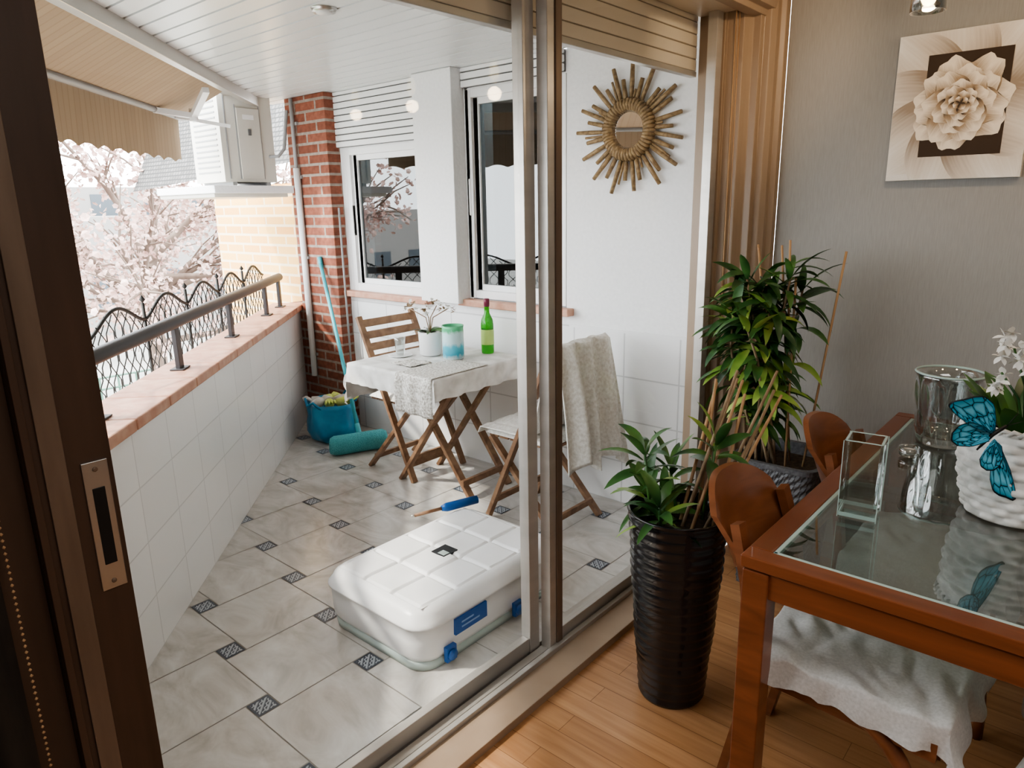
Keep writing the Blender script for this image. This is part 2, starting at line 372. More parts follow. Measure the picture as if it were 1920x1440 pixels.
# ------------------------------------------------------------------ back wall of balcony
b=B('wall_back')
b.box(-4.3,XD+.03,YB,YB+.2,.93,1.0,'plaster')
b.box(-3.25,-2.90,YB,YB+.2,1.0,CZ,'plaster')
b.box(-2.22,XD+.03,YB,YB+.2,1.0,CZ+.1,'plaster')
b.box(-4.3,-4.05,YB,YB+.2,1.0,CZ,'plaster')
b.box(-4.3,XD+.03,YB,YB+.2,-.1,.93,'walltile')
b.done()
b=B('trim_1');b.box(-2.2,XD-.06,YB-.006,YB,.915,.93,'white');b.done()
b=B('column_white');b.box(-3.25,-2.93,YB-.10,YB-.001,.99,CZ-.001,'plaster')
b.done(.004)
def window(name,x0,x1,z0,z1,mull):
    b=B(name);y0,y1=YB+.0,YB+.06;t=.045
    b.box(x0,x0+t,y0,y1,z0,z1,'whitealu');b.box(x1-t,x1,y0,y1,z0,z1,'whitealu')
    b.box(x0+t,x1-t,y0,y1,z0,z0+t,'whitealu');b.box(x0+t,x1-t,y0,y1,z1-t,z1,'whitealu')
    s=.035;x0+=t;x1-=t;z0+=t;z1-=t;yy=y0+.02
    for a,c in((x0,mull+.02),(mull-.02,x1)):
        b.box(a,a+s,yy,yy+.03,z0,z1,'whitealu');b.box(c-s,c,yy,yy+.03,z0,z1,'whitealu')
        b.box(a+s,c-s,yy,yy+.03,z0,z0+s,'whitealu');b.box(a+s,c-s,yy,yy+.03,z1-s,z1,'whitealu')
        b.box(a+s,c-s,yy+.012,yy+.016,z0+s,z1-s,'winglass');yy+=.0
    b.box(mull-.05,mull-.035,y0-.005,y0+.02,(z0+z1)/2-.1,(z0+z1)/2+.1,'whitealu')
    return b.done(.003)
window('window_1',-4.05,-3.255,1.0,1.93,-3.97)
window('window_2',-2.925,-2.225,1.02,2.17,-2.86)
b=B('neighbour_room');b.box(-4.25,-1.9,YB+.9,YB+.95,.6,2.3,'dark')  # near-black faces stand in for the darkness of the unlit room
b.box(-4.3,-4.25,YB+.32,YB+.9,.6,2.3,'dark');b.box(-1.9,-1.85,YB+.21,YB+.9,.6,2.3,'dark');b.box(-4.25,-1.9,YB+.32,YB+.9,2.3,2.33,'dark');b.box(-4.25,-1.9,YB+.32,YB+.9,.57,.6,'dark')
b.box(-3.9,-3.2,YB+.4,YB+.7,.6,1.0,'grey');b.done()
b=B('roller_shutter')
for x0,x1,z0,y in((-4.10,-3.255,1.935,YB-.03),(-2.925,-2.225,2.175,YB-.03)):
    z=z0;b.box(x0,x1,y+.012,YB-.001,z0,CZ-.002,'groove')
    while z<CZ-.02:
        b.box(x0,x1,y,y+.02,z+.003,min(z+.036,CZ-.002),'whitealu');z+=.04
b.done(.003)
b=B('trim_5');b.box(-4.05,-3.25,YB,YB+.1,1.93,CZ,'plaster');b.box(-2.925,-2.22,YB,YB+.1,2.17,CZ,'plaster');b.done()
b=B('window_sill')
b.box(-4.10,-3.255,YB-.06,YB+.0,.955,.995,'terra');b.box(-2.98,-2.17,YB-.06,YB+.0,.975,1.015,'terra');b.done(.006)
# brick pillar & outside wall
b=B('brick_pillar');b.box(-4.56,-4.10,2.9,3.3,-.3,CZ,'brick');b.box(-4.78,-4.56,2.9,3.3,-.3,.86,'brick');b.done(.004)
b=B('wall_exterior');b.box(-6.0,-4.56,3.31,3.5,-3,1.75,'ybrick');b.box(-6.0,-4.565,3.05,3.31,-3,1.68,'ybrick');b.done()
b=B('drain_pipe');b.tube([(-4.44,2.875,.35),(-4.44,2.875,1.82)],.022,'pvc',12);b.tube([(-4.44,2.875,1.82),(-4.44,2.875,CZ-.01)],.013,'grey',10)
for z in(.5,1.2,1.75,2.1):b.box(-4.47,-4.41,2.885,2.9,z,z+.02,'grey')
b.done()
b=B('curtain_rod');b.tube([(-4.06,2.93,.5),(-4.08,2.94,1.55)],.007,'grey',8);b.done()
# ------------------------------------------------------------------ balcony ceiling
b=B('ceiling_balcony');y=-1.2
while y<YB:
    b.box(-5.5,XD-.11,y+.005,min(y+.093,YB-.001),CZ,CZ+.012,'slat');y+=.1
b.box(-5.5,XD-.11,-1.2,YB-.001,CZ+.02,CZ+.03,'groove')
o=b.done();clip(o,[(tuple(PN*(PL+.13)),tuple(PN)),((-4.85,0,0),(-1,0,0))])
b=B('trim_2');b.T=TP
b.box(.3,5.5,PL+.12,PL+.17,CZ-.06,CZ+.05,'alu');b.box(.3,5.5,PL+.17,PL+.30,CZ-.01,CZ+.12,'alu');o=b.done(.004);clip(o,[((-1.48,0,0),(1,0,0))])
b=B('ceiling_spotlight_cover');b.lathe([(.045,0),(.045,.006),(.05,.012)],(-2.44,1.76,CZ-.013),'steel',28)
b.lathe([(.03,-.003),(.032,.004)],(-2.44,1.76,CZ-.015),'white',24);b.done()
# ------------------------------------------------------------------ awning
b=B('awning');b.T=TP
L0,L1=PL+.2,1.62;S0,S1=.9,4.88
def fab(u,v):
    return (S0+(S1-S0)*u,L0+(L1-L0)*v,2.30+(2.12-2.30)*v-.02*math.sin(PI*v))
b.raw([fab(0,0),fab(1,0),fab(1,1),fab(0,1)],[(0,1,2,3)],'fabric',False,[(S0,0),(S1,0),(S1,.4),(S0,.4)])
nv=220;vs=[];uvs=[];fs=[]
for i in range(nv+1):
    s=S0+(S1-S0)*i/nv;zb=1.845+.022*abs(math.sin(s*PI/.17))
    vs+=[(s,L1+.02,2.11),(s,L1+.03+.004*math.sin(s*18),zb)];uvs+=[(s,0),(s,.2)]
fs=[(2*i,2*i+2,2*i+3,2*i+1) for i in range(nv)];b.raw(vs,fs,'fabric',True,uvs)
b.tube([(S0,L1,2.115),(S1+.03,L1,2.115)],.018,'grey',10)
for s in(1.5,4.35):
    b.beam((s,L0,2.20),(s+.3,L1-.15,2.10),.035,.03,'whitealu');b.beam((s+.3,L1-.15,2.10),(s+.1,L1,2.11),.03,.03,'whitealu');b.tube([(s+.3,L1-.15,2.07),(s+.3,L1-.15,2.14)],.025,'whitealu',10)
b.beam((4.75,PL+.2,2.05),(4.75,L1,2.11),.02,.02,'whitealu')
b.done()
# ------------------------------------------------------------------ AC
b=B('air_conditioner');x0,x1,y0,y1,z0,z1=-4.99,-4.59,2.43,2.81,1.73,2.30
b.box(x0,x1,y0,y1,z0,z1,'ac')
b.box(x1,x1+.012,y0+.12,y1-.10,z0+.02,z1-.10,'ac')
b.box(x1+.012,x1+.02,y0+.19,y0+.21,z0+.3,z0+.34,'acdark');b.box(x1+.012,x1+.014,y0+.16,y0+.24,z1-.17,z1-.14,'white')
b.box(x1,x1+.004,y0+.035,y0+.045,z0+.02,z1-.03,'grey');b.box(x1,x1+.003,y0+.11,y0+.118,z0+.02,z1-.08,'grey');b.box(x1,x1+.003,y1-.098,y1-.09,z0+.02,z1-.08,'grey');b.box(x0-.01,x1+.012,y0-.01,y1+.01,z1,z1+.015,'ac')
for k in range(14):
    zz=z0+.06+k*.034;b.box(x0+.05,x1-.05,y0-.004,y0,zz,zz+.01,'grey')
for yy in(y0+.05,y1-.08):b.box(x0,x1,yy,yy+.03,1.706,1.73,'grey')
b.tube([(x1,2.77,1.9),(x1+.06,2.80,1.9),(x1+.06,2.85,1.95),(-4.49,2.87,2.2)],.012,'grey',8)
b.done(.006)
b=B('concrete_shelf');b.box(-5.35,-4.5,2.30,2.88,1.655,1.705,'plaster');b.box(-5.35,-4.55,2.32,2.86,1.63,1.655,'ac');b.done(.005)
b=B('neighbour_roof');b.raw([(-8,3.2,1.75),(-5.0,3.2,1.9),(-5.0,3.9,3.2),(-8,3.9,3.2)],[(0,1,2,3)],'rooft')
b.done()
# ------------------------------------------------------------------ outside
b=B('ground_outside');b.raw([(-60,-40,-3),(-1.2,-40,-3),(-1.2,60,-3),(-60,60,-3)],[(0,1,2,3)],'ground');b.done()
def tree(loc,h,rad,nb,seed):
    random.seed(seed);b=B('blossom_tree');x,y,z=loc
    b.tube([(x,y,z),(x+.1,y,z+h*.3),(x,y+.1,z+h*.55)],[.14,.11,.09],'bark',8)
    tips=[]
    for k in range(20):
        a=random.uniform(0,2*PI);e=random.uniform(.0,1.2);L=rad*random.uniform(.7,1.1)
        d=Vector((math.cos(a)*math.cos(e),math.sin(a)*math.cos(e),math.sin(e)));p=Vector((x,y+.1,z+h*random.uniform(.42,.6)));pts=[p.copy()]
        for i in range(6):
            d=(d+Vector([random.uniform(-.25,.25) for _ in range(3)])).normalized();p=p+d*L/6;pts.append(p.copy())
            if i>0:
                for q in range(3):
                    d2=(d+Vector([random.uniform(-.9,.9) for _ in range(3)])).normalized();p2=p+d2*rad*.25;b.tube([p,(p+p2)/2+Vector((0,0,.04)),p2],[.016,.01,.005],'bark',4,False);tips+=[p2,(p+p2)/2]
        b.tube(pts,[.055,.045,.036,.028,.022,.015,.01],'bark',6,False);tips+=pts[2:]
    for k in range(nb):
        t=random.choice(tips);c=t+Vector([random.gauss(0,.10) for _ in range(3)])
        r=random.uniform(.022,.042);n=Vector([random.uniform(-1,1) for _ in range(3)]).normalized();a=n.orthogonal().normalized();cc=n.cross(a)
        b.raw([c+(a*math.cos(q*2*PI/5)+cc*math.sin(q*2*PI/5))*r for q in range(5)]+[c+n*r*.5],[(0,1,5),(1,2,5),(2,3,5),(3,4,5),(4,0,5)],'blossom')
    return b.done()
tree((-9.6,3.8,-3),6.6,2.5,7000,3)
tree((-8.4,.9,-3),6.2,2.1,4500,5)
random.seed(11)
b=B('apartment_building')
def bld(x0,x1,y0,y1,z1):
    b.box(x0,x1,y0,y1,-3,z1,'bld')
    z=-1.8
    while z<z1-1.2:
        y=y0+.8
        while y<y1-1.2:
            b.box(x1,x1+.03,y,y+1.0,z,z+1.2,'bldwin');y+=2.2
        z+=2.9
bld(-34,-28,-20,24,1.4);bld(-40,-34,0,40,2.6)
b.done()
b=B('wire_mesh_fence')
for k in range(60):b.tube([(-13,-6+k*.3,-3),(-13,-6+k*.3,-1.2)],.02,'mesh',4,False)
for z in(-2.9,-2.4,-1.9,-1.4,-1.2):b.tube([(-13,-6,z),(-13,11.7,z)],.018,'mesh',4,False)
b.done()
b=B('hedge')
def hf(u,v):
    x=-5.3-.8*v;y=-4+5.5*u
    return (x+.15*noise.noise((u*20,v*8,0)),y,-3+2.5*v+.3*noise.noise((u*30,v*9,3)))
b.grid(hf,90,20,'hedge');b.done()
# ------------------------------------------------------------------ interior shell
b=B('floor');b.raw([(-1.22,-2.6,0),(2.6,-2.6,0),(2.6,3.1,0),(-1.22,3.1,0)],[(0,1,2,3)],'oak');b.done()
b=B('wall_north');b.box(-1.165,2.7,3.07,3.25,0,2.45,'iwall');b.done()
b=B('baseboard_north');b.box(-1.16,2.6,3.052,3.07,0,.07,'casing');b.done(.003)
b=B('wall_east');b.box(2.6,2.7,-2.7,3.07,0,2.45,'iwall');b.done()
b=B('wall_south');b.box(-1.4,2.6,-2.7,-2.6,0,2.45,'iwall');b.done()
b=B('wall_west');b.box(-1.45,-1.24,-2.6,-.95,0,2.45,'iwall');b.box(-1.44,-1.28,-.95,3.07,2.41,2.45,'iwall');b.done()
b=B('ceiling');b.box(-1.45,2.7,-2.7,3.25,2.45,2.5,'iceil');b.done()
# door frame
b=B('door_1')   # sliding door set
b.box(-1.44,-1.395,-.9,2.84,-.0,.03,'alu');b.box(-1.375,-1.345,-.9,2.84,0,.035,'alu');b.box(-1.44,-1.33,-.9,2.84,-.01,.012,'bronze')
b.box(-1.33,-1.21,-.9,2.84,-.01,.028,'casing');b.box(-1.335,-1.315,-.9,2.84,.0,.045,'alu')
b.box(-1.44,-1.28,-.9,2.84,2.26,2.33,'beigealu')
b.box(-1.415,-1.385,.45,1.655,.03,.085,'alu')
b.box(-1.42,-1.38,1.655,1.705,.03,2.26,'alu')
b.box(-1.402,-1.398,.45,1.655,.085,2.26,'pane')
b.box(-1.375,-1.335,1.71,1.745,.035,2.26,'alu');b.box(-1.372,-1.33,1.745,1.775,.035,2.26,'bronze')
b.box(-1.37,-1.34,1.775,2.78,.035,.085,'alu')
b.box(-1.375,-1.335,2.78,2.83,.035,2.26,'alu')
b.box(-1.357,-1.353,1.775,2.78,.085,2.26,'pane')
b.done(.003)
b=B('door_2')   # slid-open brown leaf at left
b.box(-1.40,-1.35,.30,.435,.02,2.26,'brown');b.box(-1.35,-1.342,.325,.36,.02,2.26,'bronze');b.box(-1.35,-1.335,.30,.312,.02,2.26,'brown')
b.box(-1.39,-1.37,-.9,.30,.02,2.26,'brown')
b.box(-1.35,-1.344,.382,.425,.87,1.12,'steel');b.box(-1.345,-1.3425,.393,.414,.92,1.07,'black')
for z in(.885,1.105):b.lathe([(.005,0),(.004,.002)],(-1.344,.403,z),'bronze',10,axis=(1,0,0),cap1=True)
b.done(.002)
b=B('curtain')
def cf(u,v):return(-1.30+.02*math.sin(u*60)+.01*math.sin(u*23),-.9+1.13*u,.05+2.2*v)
b.grid(cf,160,4,'darkcloth');o=b.done()
b=B('beaded_chain')
for k in range(60):b.lathe([(.0005,-.003),(.003,0),(.0005,.003)],(-1.265,.235,.55+k*.011),'cane',6)
b.done()
b=B('door_shutter');z=2.06
b.box(-1.475,-1.446,-.9,2.84,2.038,2.06,'alu')
while z<2.38:
    b.box(-1.47,-1.448,-.9,2.84,z+.001,z+.043,'creamshut');b.box(-1.465,-1.450,-.9,2.84,z+.040,z+.048,'shutgap');z+=.046
b.done(.003)
b=B('trim_3')
prof=[(-1.44,2.84),(-1.33,2.84),(-1.33,2.86),(-1.30,2.86),(-1.30,2.885),(-1.275,2.885),(-1.265,2.91),(-1.255,2.93),(-1.225,2.93),(-1.225,2.96),(-1.20,2.965),(-1.185,2.99),(-1.185,3.02),(-1.165,3.03),(-1.165,3.07),(-1.34,3.07),(-1.34,2.999),(-1.44,2.999)]
n=len(prof);b.raw([(x,y,0) for x,y in prof]+[(x,y,2.40) for x,y in prof],[(i,(i+1)%n,n+(i+1)%n,n+i) for i in range(n)],'casing')
o=b.done(.003)
b=B('trim_4')
pr=[(0,2.25),(.05,2.25),(.055,2.27),(.08,2.275),(.085,2.31),(.12,2.32),(.13,2.35),(.17,2.36),(.17,2.40),(0,2.40)]
n=len(pr);b.raw([(-1.27+a,-.9,z) for a,z in pr]+[(-1.27+a,3.06,z) for a,z in pr],[(i,(i+1)%n,n+(i+1)%n,n+i) for i in range(n)]+[tuple(range(n))[::-1],tuple(range(n,2*n))],'casing')
b.done(.002)
b=B('blind_cord');b.tube([(-1.27,2.80,2.25),(-1.268,2.80,1.2),(-1.262,2.82,.9)],.002,'cane',6);b.tube([(-1.27,2.83,2.25),(-1.268,2.84,1.2)],.002,'cane',6);b.done()
# ------------------------------------------------------------------ sunburst mirror
random.seed(4)
b=B('sunburst_mirror');c=Vector((-1.84,YB-.03,1.875))
b.lathe([(.001,.002),(.088,.002)],c,'mirror',48,cap0=False,axis=(0,-1,0))
b.lathe([(.13,-.02),(.13,.0),(.09,.0)],c,'rattan',40,axis=(0,-1,0))
for k in range(46):
    t=2*PI*k/46;d=Vector((math.cos(t),0,math.sin(t)));tn=Vector((-math.sin(t),0,math.cos(t)))
    b.tube([c+d*(.085+.05*(.5-.5*math.cos(PI*q/4)))+Vector((0,-.028*math.sin(PI*q/4),0))+tn*(.008*q/4) for q in range(5)],.0095,'rattan',6)
for k in range(30):
    t=2*PI*(k+.25*random.random())/30;L=(.285 if k%2 else .235)+random.uniform(-.015,.015);d=Vector((math.cos(t),0,math.sin(t)))
    tn=Vector((-math.sin(t),0,math.cos(t)));o_=random.uniform(-.012,.012)
    b.tube([c+d*.12+Vector((0,.0,0)),c+d*(L*.7)+tn*o_*.5,c+d*L+tn*o_],[.009,.011,.0095],'rattan',6)
    if k%3==0:b.tube([c+d*.13+tn*.016,c+d*(L-.05)+tn*.017],[.006,.006],'rattan',6)
b.done()
# ------------------------------------------------------------------ canvas painting
random.seed(9)
b=B('flower_painting');X0,X1,Z0,Z1=-.745,-.325,1.61,2.11;yf=3.035
b.box(X0,X1,yf,3.0695,Z0,Z1,'canvas')
def petal(cx,cz,a,L,W,y,mat,notch=.12):
    d=Vector((math.cos(a),math.sin(a)));n=Vector((-d.y,d.x));vs=[];uvs=[];N=12;K=8
    for i in range(N+1):
        t=i/N;w=W*.5*math.sin(PI*min(t**.85*.74+.06,1))**.6
        for j in range(K+1):
            q=j/K*2-1;r=L*t*(1-notch*2.0*(abs(q)**2.5)*t+.04*math.sin(q*6+a*5)*t)
            x=cx+d.x*r+n.x*w*q;z=cz+d.y*r+n.y*w*q
            x=min(max(x,X0+.001),X1-.001);z=min(max(z,Z0+.001),Z1-.001)
            vs.append((x,y,z));uvs.append((t,j/K))
    fs=[(i*(K+1)+j,(i+1)*(K+1)+j,(i+1)*(K+1)+j+1,i*(K+1)+j+1) for i in range(N) for j in range(K)]
    b.raw(vs,fs,mat,False,uvs)
cx,cz=-.53,1.865;y=yf-.0004
for k in range(9):
    petal(cx-.0,cz,2*PI*k/9+.3,.36,.24,y,'pet0');y-=.0002
b.box(-.645,-.392,y-.0003,y,1.69,2.035,'sepia');y-=.0008
for n,L,W,ph in((7,.165,.145,.2),(7,.140,.125,.62),(6,.115,.11,.1),(6,.088,.088,.5),(5,.062,.066,.9),(5,.042,.045,.2),(4,.024,.026,.5)):
    for k in range(n):
        a=2*PI*k/n+ph+random.uniform(-.15,.15);petal(cx,cz,a,L*random.uniform(.88,1.06),W,y,'pet1');y-=.00012
b.done()
# ------------------------------------------------------------------ ceiling spotlight inside
b=B('ceiling_spotlight');b.beam((-.62,2.5,2.44),(.5,2.5,2.44),.06,.02,'steel')
lamps=[]
for x in(-.55,.0,.45):
    b.tube([(x,2.5,2.43),(x,2.5,2.23)],.008,'steel',8)
    b.lathe([(.03,2.24),(.03,2.18),(.035,2.17)],(x,2.5,0),'steel',20)
    b.lathe([(.034,2.18),(.046,2.12),(.048,2.07),(.044,2.07),(.042,2.12),(.031,2.17)],(x,2.5,0),'cglass',24,cap0=False)
    b.lathe([(.012,2.16),(.02,2.13),(.022,2.105),(.014,2.09),(.002,2.085)],(x,2.5,0),'bulb',16);lamps.append((x,2.5,2.03))
b.done()
# ------------------------------------------------------------------ bistro table on balcony
b=B('bistro_table');x0,x1,y0,y1,zt=-3.1,-2.45,2.24,2.90,.735
for k in range(7):
    xa=x0+k*.0935;b.box(xa,xa+.085,y0,y1,zt-.02,zt,'acacia')
for yy in(y0+.06,y1-.06):
    b.box(x0+.02,x1-.02,yy-.012,yy+.012,zt-.055,zt-.02,'acacia')
for yy in(2.50,2.80):
    b.beam((x0+.05,yy,.0),(x1-.08,yy,.70),.022,.042,'acacia',(0,1,0));
    b.beam((x1-.05,yy+.024,.0),(x0+.08,yy+.024,.70),.022,.042,'acacia',(0,1,0))
b.beam((x1-.10,2.50,.09),(x1-.10,2.82,.09),.022,.035,'acacia');b.beam((x0+.10,2.50,.09),(x0+.10,2.82,.09),.022,.035,'acacia')
b.done(.003)
b=B('tablecloth')
def tc(u,v):
    a=x0-.22+(x1-x0+.34)*u;c=y0-.12+(y1-y0+.14)*v
    X=min(max(a,x0-.012),x1+.012);Y=min(max(c,y0-.012),y1+.008);ov=max(abs(a-X),abs(c-Y))+.3*min(abs(a-X),abs(c-Y))
    z=zt+.006-ov;w=.012*math.sin((a+c)*42)*min(1,ov*10)
    return(X-(w+.02*min(1,ov*8) if a<x0 else 0)+(.01+w if a>x1 else 0),Y-(abs(w)+.01 if c<y0 else 0),z+ .0015*noise.noise((a*9,c*9,0)))
b.grid(tc,70,60,'cloth');b.done()
b=B('lace_runner')
def lr(u,v):
    a=x1-.25+.26*u;c=y0-.23+.60*v;a2=a;Y=max(c,y0-.03);ov=Y-c
    X=min(a,x1+.02);
    return(X,Y-(.006+.008*math.sin(a*60))*min(1,ov*20),zt+.012-ov-(a-X))
b.grid(lr,20,40,'lace');b.done(solid=.002)
# folding chairs
def folding(name,cx,cy,ang,back=.88,cush=True):
    b=B(name);b.T=Matrix.Translation((cx,cy,0))@Matrix.Rotation(ang,4,'Z')
    for sy in(-.20,.20):
        b.beam((.19,sy,0),(-.23,sy,back),.022,.036,'acacia',(0,1,0))
        b.beam((-.24,sy*.88,0),(.17,sy*.88,.44),.022,.036,'acacia',(0,1,0))
    for x,z in((.13,.12),(-.19,.07)):b.beam((x,-.2 if x>0 else -.176,z),(x,.2 if x>0 else .176,z),.02,.03,'acacia')
    for k in range(6):b.box(-.20+k*.067,-.20+k*.067+.055,-.17,.17,.435,.45,'acacia')
    for k in range(4):
        z=back-.04-k*.066;x=.19-.42*z/back
        b.beam((x+.005,-.2,z),(x+.005,.2,z),.014,.045,'acacia',(-.43,0,.9))
    if cush:
        def cu(u,v):
            a=-.2+.4*u;c=-.185+.37*v;e=min(u,1-u,v,1-v);return(a,c,.455+.03*min(1,e*9)**.5)
        b.grid(cu,18,18,'blanket')
        b.box(-.198,.198,-.183,.183,.451,.456,'blanket')
    return b.done(.003)
folding('folding_chair',-3.13,2.70,0,.93)
folding('folding_chair',-2.10,2.62,PI,.93)
b=B('blanket_throw')
path=[(-2.335,.455),(-2.315,.492),(-2.1,.492),(-1.99,.50),(-1.965,.60),(-1.93,.75),(-1.885,.90),(-1.868,.945),(-1.84,.94),(-1.825,.85),(-1.80,.68),(-1.785,.52),(-1.78,.38)]
def bl(u,v):
    t=u*(len(path)-1);i=min(int(t),len(path)-2);q=t-i;x=path[i][0]*(1-q)+path[i+1][0]*q;z=path[i][1]*(1-q)+path[i+1][1]*q
    y=2.41+.43*v; wv=.0
    if u>.2:
        k=min(1,(u-.2)/.3);x+=.010*k*math.sin(v*19+u*6)
    if u>.58:
        k=(u-.58)/.42;wv=.028*k*math.sin(v*22+u*4);z+=-.10*k*abs(v-.35)+.03*k*math.sin(v*11)
        y+=.03*k*math.sin(v*9)+.01*k
        x+=wv+abs(.03*k)
    return(x,y,z+.006*noise.noise((u*16,v*12,1)))
b.grid(bl,90,60,'blanket')
b.done(solid=.006)
T=zt+.008
b=B('wine_bottle');b.lathe([(.034,0),(.036,.01),(.036,.16),(.032,.19),(.015,.225),(.0135,.27),(.0155,.272),(.0155,.28)],(-2.66,2.85,T),'grn',28,cap1=True)
b.lathe([(.0365,.05),(.0368,.055),(.0368,.13),(.0365,.135)],(-2.66,2.85,T),'grnlabel',28,cap0=False);b.lathe([(.016,.262),(.0165,.30),(.014,.305)],(-2.66,2.85,T),'capred',20,cap1=True);b.done()
b=B('candle_jar');b.lathe([(.052,0),(.058,.01),(.058,.17),(.060,.185),(.055,.185),(.053,.05),(.05,.04)],(-2.70,2.62,T),'jar',32,cap1=True);b.done()
b=B('potted_orchid');px,py=-2.88,2.62
b.lathe([(.048,0),(.062,.01),(.066,.12),(.068,.135),(.061,.135),(.058,.12)],(px,py,T),'white',32);b.lathe([(.001,.12),(.06,.12)],(px,py,T),'soil',24,cap0=False)
random.seed(5)
for k in range(9):
    a=k*.9;b.leaf((px,py,T+.12),(math.cos(a),math.sin(a),.7),.12,.035,.9,'leaf')
for k in range(4):
    a=2+k*1.7;p=Vector((px,py,T+.12));q=p+Vector((.11*math.cos(a),.11*math.sin(a),.14));b.tube([p,p+Vector((.02*math.cos(a),.02*math.sin(a),.09)),q],.003,'greystem',5)
    for j in range(6):
        c=q+Vector([random.uniform(-.03,.03) for _ in range(3)]);
        for m_ in range(4):b.leaf(c,(random.uniform(-1,1),random.uniform(-1,1),random.uniform(-.2,1)),.026,.018,.2,'petalw' if j%2 else 'greystem',nseg=3)
b.done()
b=B('drinking_glass');b.lathe([(.024,0),(.03,.08),(.033,.10),(.031,.10),(.022,.006)],(-3.0,2.50,T+.006),'glass',24,cap1=True);b.lathe([(.05,0),(.07,.006),(.068,.008),(.05,.003)],(-3.0,2.50,T),'white',28,cap1=True);b.done()
b=B('napkin')
b.grid(lambda u,v:(-2.88+.16*u+.02*v,2.33+.13*v,T+.006+.012*abs(noise.noise((u*5,v*5,7)))),14,14,'lace');b.done(solid=.002)
# ------------------------------------------------------------------ bag, broom
random.seed(8)
b=B('blue_bag');bx,by=-4.0,2.70
def bagf(r,z,t,i):
    return r*(1+.08*math.cos(2*t+.6)+(.05+.5*z)*.35*math.sin(5*t+z*8)*.6+.09*noise.noise((math.cos(t)*2,math.sin(t)*2,z*9)))
b.lathe([(.12,0),(.155,.02),(.178,.07),(.180,.12),(.170,.18),(.168,.24),(.160,.27),(.152,.268),(.15,.14),(.14,.12)],(bx,by,.002),'bluebag',48,fn=bagf)
b.lathe([(.001,.20),(.13,.19)],(bx,by,.0),'rag',20,cap0=False)
for sgn in(-1,1):b.tube([(bx-.08,by+sgn*.14,.25),(bx-.05,by+sgn*.17,.31),(bx-.0,by+sgn*.19,.27),(bx+.05,by+sgn*.18,.30),(bx+.08,by+sgn*.14,.25)],.009,'bluebag',8)
b.done()
b=B('cleaning_gloves')
for (dx,dy,mt) in((-.05,.0,'glove'),(.05,-.05,'glove'),(.02,.06,'rag'),(-.07,-.07,'rag'),(.08,.05,'glove'),(-.02,-.09,'rag')):
    c=Vector((bx+dx,by+dy,.27));a=random.uniform(0,6)
    d=Vector((math.cos(a),math.sin(a),.25));n=Vector((-math.sin(a),math.cos(a),0))
    b.tube([c-d*.05,c,c+d*.035],[.028,.034,.028],mt,10)
    for k in range(-1,3):b.tube([c+d*.03+n*(k*.014-.007),c+d*.065+n*(k*.018-.008)+Vector((0,0,.015)),c+d*.09+n*(k*.02-.008)],[.009,.009,.006],mt,7)
b.done()
b=B('floor_broom')
b.tube([(-3.66,2.66,.12),(-4.27,2.885,1.20)],.013,'teal',10);b.tube([(-4.25,2.88,1.15),(-4.27,2.885,1.22)],.015,'teal',10)
b.tube([(-3.625,2.65,.06),(-3.69,2.67,.17)],.018,'teal',10)
pp=[Vector((-3.71,2.47,.066)),Vector((-3.69,2.49,.066)),Vector((-3.565,2.78,.066)),Vector((-3.555,2.80,.066))]
b.tube(pp,[.052,.064,.064,.052],'bristle',16)
for k in range(12):
    c=pp[1]+(pp[2]-pp[1])*(k/11);ax=(pp[2]-pp[1]).normalized()
    b.lathe([(.060,-.005),(.066,0),(.060,.005)],c,'bristle',16,axis=tuple(ax))
b.done()
# ------------------------------------------------------------------ white padded box
b=B('storage_case')
bx0,bx1,by0,by1=-2.15,-1.585,1.335,2.12
def rr(u,hx,hy,r):
    per=2*(2*hx-2*r)+2*(2*hy-2*r)+2*PI*r;d=u*per
    segs=[(2*hx-2*r,0),(PI*r/2,1),(2*hy-2*r,2),(PI*r/2,3),(2*hx-2*r,4),(PI*r/2,5),(2*hy-2*r,6),(PI*r/2,7)]
    for L,k in segs:
        if d<=L or k==7:break
        d-=L
    q=min(d,L)
    if k==0:return(-hx+r+q,-hy)
    if k==1:a=-PI/2+q/r;return(hx-r+r*math.cos(a),-hy+r+r*math.sin(a))
    if k==2:return(hx,-hy+r+q)
    if k==3:a=q/r;return(hx-r+r*math.cos(a),hy-r+r*math.sin(a))
    if k==4:return(hx-r-q,hy)
    if k==5:a=PI/2+q/r;return(-hx+r+r*math.cos(a),hy-r+r*math.sin(a))
    if k==6:return(-hx,hy-r-q)
    a=PI+q/r;return(-hx+r+r*math.cos(a),-hy+r+r*math.sin(a))
mx,my=(bx0+bx1)/2,(by0+by1)/2;HX,HY=(bx1-bx0)/2,(by1-by0)/2
def shell(prof,mat,N=96):
    vs=[];
    for ins,z in prof:
        for k in range(N):
            x,y=rr(k/N,HX-ins,HY-ins,max(.02,.09-ins*.6));vs.append((mx+x,my+y,z))
    n=len(prof);fs=[(i*N+k,i*N+(k+1)%N,(i+1)*N+(k+1)%N,(i+1)*N+k) for i in range(n-1) for k in range(N)]
    b.raw(vs,fs,mat,True)
shell([(.03,.002),(.015,.004),(.012,.03),(.02,.034)],'clearbase_glint')
shell([(.03,.03),(.02,.034),(.006,.06),(.004,.12),(.002,.165),(-.006,.172),(-.006,.18),(.004,.19),(.014,.212),(.035,.228),(.05,.231)],'softwhite')
